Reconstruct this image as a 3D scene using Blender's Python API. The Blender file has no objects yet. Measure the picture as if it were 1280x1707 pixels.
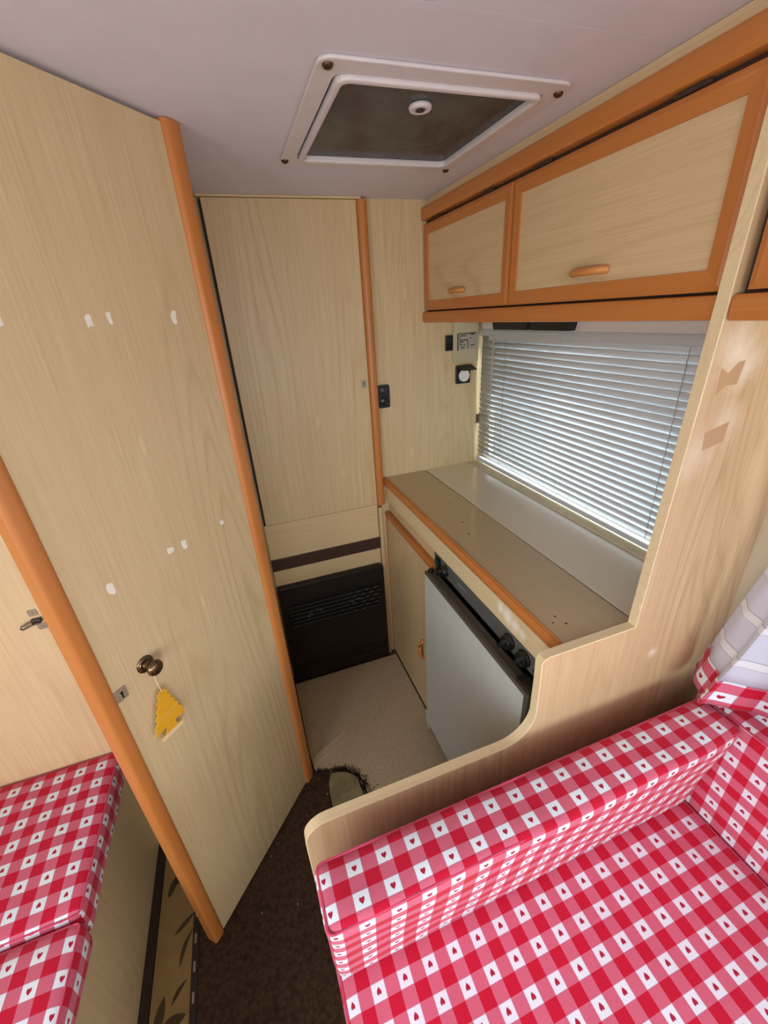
import bpy, bmesh, math, random
from math import sin, cos, pi, radians
from mathutils import Vector, Matrix

# ------------------------------------------------------------------ camera
S = bpy.context.scene
COL = S.collection
PITCH, ROLL, YAW, FPX = radians(25.4045), radians(-3.6617), radians(17.9843), 695.413
fwd = Vector((sin(YAW)*cos(PITCH), cos(YAW)*cos(PITCH), -sin(PITCH)))
right = Vector((cos(YAW), -sin(YAW), 0)); up = right.cross(fwd)
R2 = cos(ROLL)*right + sin(ROLL)*up
U2 = -sin(ROLL)*right + cos(ROLL)*up
cam = bpy.data.cameras.new('camera'); camo = bpy.data.objects.new('camera', cam); COL.objects.link(camo)
m = Matrix((R2, U2, -fwd)).transposed().to_4x4(); m.translation = Vector((-.0025, .0106, 1.6035)); camo.matrix_world = m
cam.sensor_fit = 'VERTICAL'; cam.sensor_height = 36; cam.lens = FPX/1707*36; cam.clip_start = 0.02
S.camera = camo

# ------------------------------------------------------------------ world, lights, exposure
W = bpy.data.worlds.new('overcast_sky'); S.world = W; W.use_nodes = True
wn = W.node_tree; bg = wn.nodes['Background']; bg.inputs['Strength'].default_value = 2.6
wt = wn.nodes.new('ShaderNodeTexCoord'); wx = wn.nodes.new('ShaderNodeSeparateXYZ'); wr = wn.nodes.new('ShaderNodeValToRGB')   # overcast sky over a darker yard
wn.links.new(wt.outputs['Generated'], wx.inputs[0]); wn.links.new(wx.outputs[2], wr.inputs[0]); wn.links.new(wr.outputs[0], bg.inputs['Color'])
wr.color_ramp.elements[0].position = 0; wr.color_ramp.elements[0].color = (.20, .22, .20, 1)
wr.color_ramp.elements[1].position = .04; wr.color_ramp.elements[1].color = (.80, .92, 1, 1)
def area(name, loc, aim, sx, sy, power, color=(1, 1, 1)):
    l = bpy.data.lights.new(name, 'AREA'); l.shape = 'RECTANGLE'; l.size = sx; l.size_y = sy; l.energy = power; l.color = color
    o = bpy.data.objects.new(name, l); COL.objects.link(o); o.location = loc
    o.rotation_euler = (Vector(aim)-Vector(loc)).to_track_quat('-Z', 'Z').to_euler(); return o
area('daylight_kitchen_window', (1.42, 1.08, 1.75), (.85, 1.08, 1.05), .5, 1.1, 85, (.88, .95, 1))
area('daylight_side_window', (1.14, -.45, 1.28), (0, -.2, .9), .65, 1.4, 12.5, (.88, .94, 1))
area('daylight_left_window', (-1.24, -.35, 1.28), (.4, .9, .4), .62, 1.2, 19, (.98, .98, 1))
area('daylight_rear_window', (-.05, -1.74, 1.30), (.1, 1.2, .8), 1.5, .66, 25, (.96, .98, 1))
S.view_settings.view_transform = 'Standard'; S.view_settings.look = 'None'; S.view_settings.gamma = 1
S.view_settings.use_curve_mapping = False; S.view_settings.exposure = 0.10

# ------------------------------------------------------------------ materials
def lin(c):
    return tuple(((x/255)/12.92 if x/255 <= .04045 else ((x/255+.055)/1.055)**2.4) for x in c)+(1,)
def newmat(name):
    mt = bpy.data.materials.new(name); mt.use_nodes = True; nt = mt.node_tree
    return mt, nt, nt.nodes['Principled BSDF']
def N(nt, t, **k):
    n = nt.nodes.new(t)
    for a, b in k.items():
        if hasattr(n, a): setattr(n, a, b)
    return n
def val(nt, n, i, v):
    if hasattr(v, 'is_output') or isinstance(v, bpy.types.NodeSocket): nt.links.new(v, n.inputs[i])
    else: n.inputs[i].default_value = v
def M(nt, op, a, b=0.0, c=None, clamp=False):
    n = nt.nodes.new('ShaderNodeMath'); n.operation = op; n.use_clamp = clamp
    val(nt, n, 0, a); val(nt, n, 1, b)
    if c is not None: val(nt, n, 2, c)
    return n.outputs[0]
def mix(nt, f, a, b):
    n = nt.nodes.new('ShaderNodeMix'); n.data_type = 'RGBA'
    val(nt, n, 'Factor', f)
    for s, v in (('A', a), ('B', b)):
        i = [x for x in n.inputs if x.name == s and x.type == 'RGBA'][0]
        if isinstance(v, bpy.types.NodeSocket): nt.links.new(v, i)
        else: i.default_value = v
    return [x for x in n.outputs if x.type == 'RGBA'][0]
def noise(nt, vec, scale, detail=3, rough=.5, dist=0):
    n = nt.nodes.new('ShaderNodeTexNoise'); nt.links.new(vec, n.inputs['Vector'])
    n.inputs['Scale'].default_value = scale; n.inputs['Detail'].default_value = detail
    n.inputs['Roughness'].default_value = rough; n.inputs['Distortion'].default_value = dist
    return n.outputs['Fac']
def mapping(nt, sc, loc=(0, 0, 0), src='Object'):
    tc = nt.nodes.new('ShaderNodeTexCoord'); mp = nt.nodes.new('ShaderNodeMapping')
    nt.links.new(tc.outputs[src], mp.inputs['Vector']); mp.inputs['Scale'].default_value = sc; mp.inputs['Location'].default_value = loc
    return mp.outputs['Vector']
def bump(nt, p, h, strength=.2, dist=.002):
    b = nt.nodes.new('ShaderNodeBump'); b.inputs['Strength'].default_value = strength; b.inputs['Distance'].default_value = dist
    nt.links.new(h, b.inputs['Height']); nt.links.new(b.outputs['Normal'], p.inputs['Normal'])
def ramp(nt, f, a, b):
    n = nt.nodes.new('ShaderNodeMapRange'); nt.links.new(f, n.inputs[0]); n.inputs[1].default_value = a; n.inputs[2].default_value = b
    return n.outputs[0]
def plain(name, rgb, rough=.5, metal=0, var=0, spec=.5):
    mt, nt, p = newmat(name)
    c = lin(rgb)
    if var:
        v = mapping(nt, (1, 1, 1)); f = ramp(nt, noise(nt, v, 14, 4, .6), .3, .7)
        d = tuple(x*(1-var) for x in c[:3])+(1,)
        nt.links.new(mix(nt, f, d, c), p.inputs['Base Color'])
    else: p.inputs['Base Color'].default_value = c
    p.inputs['Roughness'].default_value = rough; p.inputs['Metallic'].default_value = metal
    p.inputs['Specular IOR Level'].default_value = spec
    return mt
def wood(name, light, dark, axis='z', contrast=1.0, rough=.42, rings=24):
    """printed foil wood: fine streaks and stretched cathedral figure along one axis"""
    mt, nt, p = newmat(name)
    k = {'x': (.018, 1, 1), 'y': (1, .018, 1), 'z': (1, 1, .018)}[axis]
    k2 = {'x': (.11, 1, 1), 'y': (1, .11, 1), 'z': (1, 1, .11)}[axis]
    v1 = mapping(nt, k, (.3, .7, .1)); v2 = mapping(nt, k2, (1.3, .2, 2.1))
    fine = noise(nt, v1, 260, 4, .7); mid = noise(nt, v1, 60, 3, .6)
    field = noise(nt, v2, 4.2, 1.5, .4, .1)
    mask = ramp(nt, noise(nt, mapping(nt, k2, (5, 3, 1)), 3.5, 1), .42, .58)
    ring = M(nt, 'SINE', M(nt, 'MULTIPLY', field, rings*2*pi/1.0))
    ring = M(nt, 'POWER', M(nt, 'MULTIPLY_ADD', ring, .5, .5), 4.0)
    ring = M(nt, 'MULTIPLY', ring, mask)
    vor = nt.nodes.new('ShaderNodeTexVoronoi'); nt.links.new(mapping(nt, tuple(x if x == 1 else .28 for x in k2)), vor.inputs['Vector']); vor.inputs['Scale'].default_value = 10
    fleck = M(nt, 'LESS_THAN', vor.outputs['Distance'], .06)
    f = M(nt, 'ADD', M(nt, 'MULTIPLY', ramp(nt, fine, .3, .7), .50*contrast), M(nt, 'MULTIPLY', ramp(nt, mid, .3, .7), .22*contrast))
    f = M(nt, 'ADD', f, M(nt, 'MULTIPLY', ring, .38*contrast), clamp=True)
    c = mix(nt, f, lin(light), lin(dark))
    c = mix(nt, M(nt, 'MULTIPLY', fleck, .35), c, lin(tuple(min(255, x+16) for x in light)))
    nt.links.new(c, p.inputs['Base Color']); p.inputs['Roughness'].default_value = rough
    bump(nt, p, fine, .08, .001)
    return mt
BL, BD = (223, 200, 158), (190, 161, 116)
m_woodz = wood('pale_wood_foil_vertical', BL, BD, 'z')
m_woody = wood('pale_wood_foil_lengthwise', (228, 203, 163), (198, 167, 122), 'y')
m_woodx = wood('pale_wood_foil_crosswise', (226, 201, 158), (198, 168, 122), 'x', .8)
m_wedge = wood('light_edge_banding', (238, 219, 178), (216, 190, 145), 'x', .7)
m_part = wood('partition_wood_foil', (224, 196, 154), (192, 158, 116), 'z', 1.1)
def wear(mt, spots, color, ax='x'):
    nt = mt.node_tree; p = nt.nodes['Principled BSDF']; src = p.inputs['Base Color'].links[0].from_socket
    tc = nt.nodes.new('ShaderNodeTexCoord'); f = None
    ns = noise(nt, tc.outputs['Object'], 38, 4, .7)
    for x, z, rad, amt in spots:
        mp = nt.nodes.new('ShaderNodeMapping'); nt.links.new(tc.outputs['Object'], mp.inputs['Vector']); mp.inputs['Location'].default_value = (-x, 0, -z) if ax == 'x' else (0, -x, -z); mp.inputs['Scale'].default_value = (1, 0, 1) if ax == 'x' else (0, 1, 1)
        ln = nt.nodes.new('ShaderNodeVectorMath'); ln.operation = 'LENGTH'; nt.links.new(mp.outputs[0], ln.inputs[0])
        d = M(nt, 'SUBTRACT', 1, M(nt, 'DIVIDE', M(nt, 'ADD', ln.outputs['Value'], M(nt, 'MULTIPLY', M(nt, 'SUBTRACT', ns, .5), rad*.9)), rad), clamp=True)
        d = M(nt, 'MULTIPLY', d, amt, clamp=True); f = d if f is None else M(nt, 'MAXIMUM', f, d)
    nt.links.new(mix(nt, f, src, lin(color)), p.inputs['Base Color'])
wear(m_part, [(.325, 1.515, .055, .9), (.352, 1.49, .05, .8), (.345, 1.395, .05, .6), (.29, 1.35, .06, .5), (.275, 1.33, .05, .4), (.325, .872, .02, .8)], (243, 228, 204))
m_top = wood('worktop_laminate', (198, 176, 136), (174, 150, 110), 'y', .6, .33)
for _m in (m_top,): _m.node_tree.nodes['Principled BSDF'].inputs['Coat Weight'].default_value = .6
def orange(name, axis): return wood(name, (202, 131, 68), (183, 107, 46), axis, .8, .38, 5)
m_orz = orange('orange_beech_vertical', 'z'); m_ory = orange('orange_beech_lengthwise', 'y'); m_orx = orange('orange_beech_crosswise', 'x')
m_handle = plain('honey_wood_handle', (214, 145, 78), .35, var=.15)
m_ceil = plain('ceiling_lining', (224, 219, 229), .75, var=.05)
m_white = plain('aged_white_plastic', (222, 214, 216), .45, var=.06)
m_seam = plain('dark_seam', (62, 44, 32), .8)
m_black = plain('black_plastic', (20, 19, 20), .38)
m_blackgloss = plain('black_knob_plastic', (28, 28, 28), .25)
m_brown = plain('brown_lacquered_rail', (64, 38, 26), .55, var=.15)
m_heater = plain('dark_brown_enamel', (27, 13, 10), .5, var=.25)
m_grille = plain('sooty_grille_metal', (20, 17, 17), .45)
m_flake = plain('flaked_grey_paint', (110, 102, 100), .8)
m_steel = plain('dull_steel', (172, 160, 138), .42, .5)
m_brass = plain('aged_brass', (118, 98, 74), .24, .95)
m_screw = plain('bronze_screw_cap', (92, 66, 46), .35, .7)
m_fascia = plain('anthracite_fascia', (92, 93, 93), .35, var=.06)
m_fframe = plain('brown_grey_door_frame', (84, 78, 66), .4)
m_fdoor = plain('pale_grey_fridge_panel', (198, 203, 198), .4, var=.05)
m_cream = plain('cream_plastic', (196, 186, 152), .5, var=.06)
m_sill = plain('yellowed_sill', (234, 224, 194), .5, var=.12)
m_green = plain('green_igniter_button', (18, 74, 52), .3)
m_socket = plain('white_socket_insert', (232, 230, 226), .4)
m_print = plain('faint_grey_print', (142, 140, 140), .6)
m_dkprint = plain('dark_label_print', (70, 66, 58), .6)
m_labelbg = plain('clouded_label_window', (176, 170, 155), .3)
m_piping = plain('pink_piping', (205, 72, 104), .8)
m_tape = plain('milky_tape_residue', (246, 240, 228), .2)
m_mark = plain('darker_glue_mark', (196, 158, 118), .5)
m_halo = plain('pale_rubbed_patch', (232, 208, 172), .5, var=.05)
m_debris = plain('torn_backing_board', (150, 136, 98), .85, var=.45)
m_fray = plain('black_frayed_underlay', (30, 22, 18), .95)
m_plinth = plain('black_brown_plinth', (42, 28, 24), .6)
m_leaf = plain('dark_olive_leaf_print', (66, 52, 26), .6)
m_rug = plain('ochre_vinyl', (150, 122, 74), .5, var=.25)
m_stitch = plain('beige_stitch', (150, 130, 108), .8)
m_yellow = plain('yellow_card', (236, 172, 30), .6, var=.12)
m_yellowprint = plain('pale_yellow_print', (240, 190, 110), .6)
m_cardfoot = plain('pale_card_foot', (240, 208, 160), .6)
m_string = plain('cream_string', (236, 216, 160), .7)
m_cord = plain('grey_blind_cord', (150, 148, 142), .7)
m_wall = plain('cream_wallboard', (214, 200, 170), .6, var=.05)
m_alu = plain('white_window_frame', (226, 226, 222), .4)

def fabric_material(name, period=.0520):
    mt, nt, p = newmat(name)
    tc = nt.nodes.new('ShaderNodeUVMap'); tc.uv_map = 'UVMap'
    sp = nt.nodes.new('ShaderNodeSeparateXYZ'); nt.links.new(tc.outputs[0], sp.inputs[0])
    u = M(nt, 'FRACT', M(nt, 'ADD', M(nt, 'DIVIDE', sp.outputs[0], period), .25)); v = M(nt, 'FRACT', M(nt, 'ADD', M(nt, 'DIVIDE', sp.outputs[1], period), .25))
    au = M(nt, 'LESS_THAN', u, .5); av = M(nt, 'LESS_THAN', v, .5)          # heart squares centred on multiples of the period
    white = M(nt, 'MULTIPLY', au, av)
    red = M(nt, 'MULTIPLY', M(nt, 'SUBTRACT', 1, au), M(nt, 'SUBTRACT', 1, av))
    hx = M(nt, 'ABSOLUTE', M(nt, 'SUBTRACT', u, .25)); hy = M(nt, 'SUBTRACT', v, .245)
    y2 = M(nt, 'SUBTRACT', hy, M(nt, 'MULTIPLY', M(nt, 'SQRT', hx), .26))
    y2 = M(nt, 'ADD', y2, .045)
    r = M(nt, 'SQRT', M(nt, 'ADD', M(nt, 'MULTIPLY', hx, M(nt, 'MULTIPLY', hx, 1.1)), M(nt, 'MULTIPLY', y2, y2)))
    heart = M(nt, 'LESS_THAN', r, .088)
    eu = M(nt, 'ABSOLUTE', M(nt, 'SUBTRACT', u, .25)); ev = M(nt, 'ABSOLUTE', M(nt, 'SUBTRACT', v, .25))
    e = M(nt, 'MAXIMUM', eu, ev); edge = M(nt, 'MULTIPLY', M(nt, 'GREATER_THAN', e, .238), M(nt, 'LESS_THAN', e, .262))
    wv = nt.nodes.new('ShaderNodeTexWave'); wv.wave_type = 'BANDS'; wv.bands_direction = 'DIAGONAL'
    nt.links.new(tc.outputs[0], wv.inputs['Vector']); wv.inputs['Scale'].default_value = 420
    vo = nt.nodes.new('ShaderNodeTexNoise'); nt.links.new(tc.outputs[0], vo.inputs['Vector']); vo.inputs['Scale'].default_value = 900
    pink = mix(nt, M(nt, 'ADD', M(nt, 'MULTIPLY', wv.outputs['Fac'], .35), M(nt, 'MULTIPLY', vo.outputs['Fac'], .5)), lin((204, 82, 110)), lin((220, 126, 149)))
    c = mix(nt, white, pink, lin((232, 240, 250)))
    c = mix(nt, red, c, lin((198, 20, 54)))
    c = mix(nt, M(nt, 'MULTIPLY', edge, .55), c, lin((170, 120, 160)))
    c = mix(nt, heart, c, lin((172, 30, 62)))
    nt.links.new(c, p.inputs['Base Color']); p.inputs['Roughness'].default_value = .85; p.inputs['Specular IOR Level'].default_value = .2
    p.inputs['Sheen Weight'].default_value = .1
    bump(nt, p, vo.outputs['Fac'], .08, .0006)
    return mt
m_ging = fabric_material('red_gingham_with_hearts')

def carpet(name, a, b, scale, strength, dist, emboss=False):
    mt, nt, p = newmat(name); v = mapping(nt, (1, 1, 1))
    f = noise(nt, v, scale, 4, .75)
    if emboss:
        vo = nt.nodes.new('ShaderNodeTexVoronoi'); vo.feature = 'SMOOTH_F1'; nt.links.new(v, vo.inputs['Vector']); vo.inputs['Scale'].default_value = 95
        h = M(nt, 'ADD', M(nt, 'MULTIPLY', vo.outputs['Distance'], 1.0), M(nt, 'MULTIPLY', f, .4)); g = M(nt, 'MULTIPLY', h, 1)
    else: h = f; g = ramp(nt, f, .35, .65)
    nt.links.new(mix(nt, g, lin(a), lin(b)), p.inputs['Base Color']); p.inputs['Roughness'].default_value = .97; p.inputs['Specular IOR Level'].default_value = .1
    bump(nt, p, h, strength, dist); return mt
m_beige = carpet('beige_loop_carpet', (160, 138, 106), (236, 217, 186), 300, .8, .004)
m_dark = carpet('embossed_dark_brown_carpet', (84, 64, 48), (50, 36, 27), 260, .6, .004, True)

def translucent(name, rgb, f):
    mt, nt, p = newmat(name); p.inputs['Base Color'].default_value = lin(rgb); p.inputs['Roughness'].default_value = .45
    t = nt.nodes.new('ShaderNodeBsdfTranslucent'); t.inputs[0].default_value = lin(rgb)
    mx = nt.nodes.new('ShaderNodeMixShader'); mx.inputs[0].default_value = f
    nt.links.new(p.outputs[0], mx.inputs[1]); nt.links.new(t.outputs[0], mx.inputs[2]); nt.links.new(mx.outputs[0], nt.nodes['Material Output'].inputs[0])
    return mt
m_slat = translucent('white_blind_slat', (206, 210, 214), .07)
def voile_material():
    mt, nt, p = newmat('white_voile_with_tucks')
    tc = nt.nodes.new('ShaderNodeUVMap'); tc.uv_map = 'UVMap'
    sp = nt.nodes.new('ShaderNodeSeparateXYZ'); nt.links.new(tc.outputs[0], sp.inputs[0])
    v = M(nt, 'FRACT', M(nt, 'DIVIDE', sp.outputs[1], .095))
    band = M(nt, 'LESS_THAN', v, .22)
    d = M(nt, 'ABSOLUTE', M(nt, 'SUBTRACT', M(nt, 'ABSOLUTE', M(nt, 'SUBTRACT', v, .11)), .11))
    line = M(nt, 'LESS_THAN', d, .012)
    c = mix(nt, band, lin((232, 234, 248)), lin((248, 250, 255))); c = mix(nt, M(nt, 'MULTIPLY', line, .6), c, lin((140, 142, 165)))
    nt.links.new(c, p.inputs['Base Color']); p.inputs['Roughness'].default_value = .85
    t = nt.nodes.new('ShaderNodeBsdfTranslucent'); nt.links.new(c, t.inputs[0])
    mx = nt.nodes.new('ShaderNodeMixShader'); mx.inputs[0].default_value = .35
    nt.links.new(p.outputs[0], mx.inputs[1]); nt.links.new(t.outputs[0], mx.inputs[2]); nt.links.new(mx.outputs[0], nt.nodes['Material Output'].inputs[0])
    return mt
m_voile = voile_material()
def glass_material(name, tint, gloss=.08):
    mt, nt, p = newmat(name); nt.nodes.remove(p)
    t = nt.nodes.new('ShaderNodeBsdfTransparent'); t.inputs[0].default_value = tint
    g = nt.nodes.new('ShaderNodeBsdfGlossy'); g.inputs['Roughness'].default_value = .03
    mx = nt.nodes.new('ShaderNodeMixShader'); mx.inputs[0].default_value = gloss
    nt.links.new(t.outputs[0], mx.inputs[1]); nt.links.new(g.outputs[0], mx.inputs[2]); nt.links.new(mx.outputs[0], nt.nodes['Material Output'].inputs[0])
    return mt
m_glass = glass_material('clear_acrylic_pane', (.95, .97, .98, 1))
def smoked():
    mt, nt, p = newmat('smoked_acrylic_with_grime')
    v = mapping(nt, (1, 1, 1)); f = ramp(nt, noise(nt, v, 7, 5, .65, .8), .35, .65)
    nt.links.new(mix(nt, f, lin((84, 84, 82)), lin((112, 112, 110))), p.inputs['Base Color']); p.inputs['Roughness'].default_value = .22
    t = nt.nodes.new('ShaderNodeBsdfTransparent'); t.inputs[0].default_value = (.05, .052, .052, 1)
    mx = nt.nodes.new('ShaderNodeMixShader'); mx.inputs[0].default_value = .4
    nt.links.new(p.outputs[0], mx.inputs[1]); nt.links.new(t.outputs[0], mx.inputs[2]); nt.links.new(mx.outputs[0], nt.nodes['Material Output'].inputs[0])
    return mt
m_smoke = smoked()

# ------------------------------------------------------------------ mesh helpers
def BM(): return bmesh.new()
def box(bm, x0, x1, y0, y1, z0, z1, bev=0, seg=2):
    r = bmesh.ops.create_cube(bm, size=1)
    for v in r['verts']:
        v.co = Vector((x0+(v.co.x+.5)*(x1-x0), y0+(v.co.y+.5)*(y1-y0), z0+(v.co.z+.5)*(z1-z0)))
    if bev:
        es = list({e for v in r['verts'] for e in v.link_edges})
        bmesh.ops.bevel(bm, geom=es, offset=bev, segments=seg, affect='EDGES', profile=.5)
    return bm
def extr(bm, pts, axis, a, b):
    """closed 2-D outline extruded between a and b along an axis; pts are (y,z),(x,z) or (x,y)"""
    def P(p, t): return {'x': (t, p[0], p[1]), 'y': (p[0], t, p[1]), 'z': (p[0], p[1], t)}[axis]
    A = [bm.verts.new(P(p, a)) for p in pts]; B = [bm.verts.new(P(p, b)) for p in pts]
    n = len(pts)
    for i in range(n): bm.faces.new((A[i], A[(i+1) % n], B[(i+1) % n], B[i]))
    bm.faces.new(A[::-1]); bm.faces.new(B)
    return bm
def rrect(x0, x1, y0, y1, r, seg=4, corners=(1, 1, 1, 1)):
    out = []
    for k, (cx, cy, a0) in enumerate(((x1-r, y1-r, 0), (x0+r, y1-r, 90), (x0+r, y0+r, 180), (x1-r, y0+r, 270))):
        if corners[k]:
            for i in range(seg+1):
                a = radians(a0+90*i/seg); out.append((cx+r*cos(a), cy+r*sin(a)))
        else: out.append(((x1, y1), (x0, y1), (x0, y0), (x1, y0))[k])
    return out
def ring(bm, outer, inner, axis, a, b):
    def P(p, t): return {'x': (t, p[0], p[1]), 'y': (p[0], t, p[1]), 'z': (p[0], p[1], t)}[axis]
    n = len(outer)
    L = [[bm.verts.new(P(p, t)) for p in q] for q, t in ((outer, a), (outer, b), (inner, b), (inner, a))]
    for k in range(4):
        A, B = L[k], L[(k+1) % 4]
        for i in range(n): bm.faces.new((A[i], A[(i+1) % n], B[(i+1) % n], B[i]))
    return bm
def lathe(bm, prof, loc, axis=(0, 0, 1), seg=24):
    q = Vector((0, 0, 1)).rotation_difference(Vector(axis).normalized()); loc = Vector(loc); rows = []
    for r, h in prof:
        rows.append([bm.verts.new(loc+q @ Vector((max(r, 1e-5)*cos(2*pi*i/seg), max(r, 1e-5)*sin(2*pi*i/seg), h))) for i in range(seg)])
    for A, B in zip(rows, rows[1:]):
        for i in range(seg): bm.faces.new((A[i], A[(i+1) % seg], B[(i+1) % seg], B[i]))
    bm.faces.new(rows[0][::-1]); bm.faces.new(rows[-1])
    return bm
def tube(bm, pts, r, seg=8, closed=False):
    pts = [Vector(p) for p in pts]; rows = []; n = len(pts)
    for i, p in enumerate(pts):
        a = pts[(i-1) % n] if closed or i > 0 else p; b = pts[(i+1) % n] if closed or i < n-1 else p
        d = (b-a).normalized(); q = Vector((0, 0, 1)).rotation_difference(d)
        if abs(d.z) > .999: q = Matrix.Identity(3).to_quaternion()
        s = d.cross(Vector((0, 0, 1))) if abs(d.z) < .95 else d.cross(Vector((1, 0, 0)))
        s.normalize(); t = d.cross(s)
        rows.append([bm.verts.new(p+(s*cos(2*pi*k/seg)+t*sin(2*pi*k/seg))*r) for k in range(seg)])
    for i in range(n if closed else n-1):
        A, B = rows[i], rows[(i+1) % n]
        for k in range(seg): bm.faces.new((A[k], A[(k+1) % seg], B[(k+1) % seg], B[k]))
    if not closed: bm.faces.new(rows[0][::-1]); bm.faces.new(rows[-1])
    return bm
def obj(name, bm, mat, parent=None, smooth=False, bev=0, **props):
    """link one mesh object. Geometry is written in the parent's space (world space if there is none)."""
    me = bpy.data.meshes.new(name); bmesh.ops.recalc_face_normals(bm, faces=bm.faces)
    bm.to_mesh(me); bm.free(); me.materials.append(mat)
    if smooth:
        for p in me.polygons: p.use_smooth = True
        me.set_sharp_from_angle(angle=radians(40))
    o = bpy.data.objects.new(name, me); COL.objects.link(o)
    if parent: o.parent = parent
    if bev:
        b = o.modifiers.new('bevel', 'BEVEL'); b.width = bev; b.segments = 2; b.limit_method = 'ANGLE'; b.angle_limit = radians(50)
    for k, v in props.items(): o[k] = v
    return o
def thing(name, label, cat, loc=(0, 0, 0), rotz=0, group=None):
    o = bpy.data.objects.new(name, None); COL.objects.link(o); o.location = loc; o.rotation_euler = (0, 0, rotz)
    o.empty_display_size = .05; o['label'] = label; o['category'] = cat
    if group: o['group'] = group
    return o
class Off:
    """lets a thing's parts be written in world coordinates although its empty stands at its base"""
    def __init__(s, root): s.r = root; s.l = Vector(root.location)
    def __call__(s, name, bm, mat, parent=None, **k):
        bmesh.ops.translate(bm, verts=bm.verts, vec=-s.l)
        return obj(name, bm, mat, parent or s.r, **k)
def tag(o, label, cat, group=None):
    o['label'] = label; o['category'] = cat
    if group: o['group'] = group
    return o
def struct(name, bm, mat, **k): return obj(name, bm, mat, kind='structure', **k)
def text_bm(s, size, depth=.0003):
    c = bpy.data.curves.new('t', 'FONT'); c.body = s; c.size = size; c.extrude = depth; c.resolution_u = 2; c.align_x = 'CENTER'; c.align_y = 'CENTER'
    o = bpy.data.objects.new('t', c); COL.objects.link(o); dg = bpy.context.evaluated_depsgraph_get()
    me = bpy.data.meshes.new_from_object(o.evaluated_get(dg)); bm = BM(); bm.from_mesh(me)
    bpy.data.objects.remove(o); bpy.data.curves.remove(c); return bm

# ------------------------------------------------------------------ the room shell
X0, X1, Y0, Y1, H = -1.10, 1.005, -1.60, 1.62, 1.95
b = BM(); box(b, X0-.03, X1+.03, Y0-.03, Y1+.03, -.04, 0); struct('floor', b, plain('floor_board', (96, 78, 56), .7, var=.2))
# ceiling: backing board with the roof light's opening and three lining panels with narrow joints
VX0, VX1, VY0, VY1 = .232, .637, .850, 1.262
ce = bpy.data.objects.new('ceiling', None); COL.objects.link(ce); ce['kind'] = 'structure'
def holed(bm, x0, x1, y0, y1, z0, z1, hole=True):
    if not hole: return box(bm, x0, x1, y0, y1, z0, z1)
    box(bm, x0, VX0, y0, y1, z0, z1); box(bm, VX1, x1, y0, y1, z0, z1)
    box(bm, VX0, VX1, y0, VY0, z0, z1); box(bm, VX0, VX1, VY1, y1, z0, z1); return bm
b = BM(); holed(b, X0-.03, X1+.03, Y0-.03, Y1+.03, H+.004, H+.05); obj('backing_board', b, m_seam, ce)
for y0, y1, h in ((Y0, -.4815, False), (-.480, .6835, False), (.6850, Y1, True)):
    b = BM(); holed(b, X0, X1, y0, y1, H, H+.0045, h); obj('panel', b, m_ceil, ce)
# walls
b = BM(); box(b, X0-.03, X1+.03, Y1, Y1+.03, 0, H); struct('wall_far', b, m_woodz)
b = BM()
WY0, WY1, WZ0, WZ1 = .56, 1.585, .985, 1.52
SY0, SY1, SZ0, SZ1 = -1.15, .28, .94, 1.58
t0, t1 = X1, X1+.03
box(b, t0, t1, Y0, Y1, 0, SZ0); box(b, t0, t1, Y0, SY0, SZ0, H); box(b, t0, t1, SY0, SY1, SZ1, H); box(b, t0, t1, SY1, WY0, SZ0, H)
box(b, t0, t1, WY0, Y1, SZ0, WZ0); box(b, t0, t1, WY0, WY1, WZ1, H); box(b, t0, t1, WY1, Y1, WZ0, H)
struct('wall_right', b, m_wall)
b = BM(); t0, t1 = X0-.03, X0
box(b, t0, t1, Y0, Y1, 0, .95); box(b, t0, t1, Y0, Y1, 1.58, H); box(b, t0, t1, Y0, -.95, .95, 1.58); box(b, t0, t1, .25, Y1, .95, 1.58)
struct('wall_left', b, m_wall)
b = BM(); t0, t1 = Y0-.03, Y0
box(b, X0, X1, t0, t1, 0, .95); box(b, X0, X1, t0, t1, 1.62, H); box(b, X0, -.85, t0, t1, .95, 1.62); box(b, .78, X1, t0, t1, .95, 1.62)
struct('wall_rear', b, m_wall)
# washroom walls behind the open door
b = BM(); box(b, X0, -.475, 1.062, 1.082, 0, H); struct('wall_washroom_front', b, wood('warm_pale_wood_foil', (236, 208, 165), (208, 174, 130), 'z'))
b = BM(); box(b, -.034, -.014, 1.125, Y1, 0, H); struct('wall_washroom_side', b, m_woodz)
b = BM(); box(b, -.004, .50, Y1-.028, Y1-.0005, H-.0065, H-.0005, .001); struct('trim_1', b, m_woodx)

# windows
def window(name, x, y0, y1, z0, z1, axis='x'):
    r = bpy.data.objects.new(name, None); COL.objects.link(r); r['kind'] = 'structure'
    b = BM(); o = rrect(y0, y1, z0, z1, .03); i = rrect(y0+.022, y1-.022, z0+.022, z1-.022, .02); ring(b, o, i, axis, x, x+.022); obj('frame', b, m_alu, r)
    b = BM(); extr(b, rrect(y0+.015, y1-.015, z0+.015, z1-.015, .02), axis, x+.009, x+.012); obj('pane', b, m_glass, r)
    return r
window('window_1', X1+.004, WY0, WY1, WZ0, WZ1)
window('window_2', X1+.004, SY0, SY1, SZ0, SZ1)
window('window_3', X0-.026, -.95, .25, .95, 1.58)
window('window_4', Y0-.026, -.85, .78, .95, 1.62, 'y')

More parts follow.
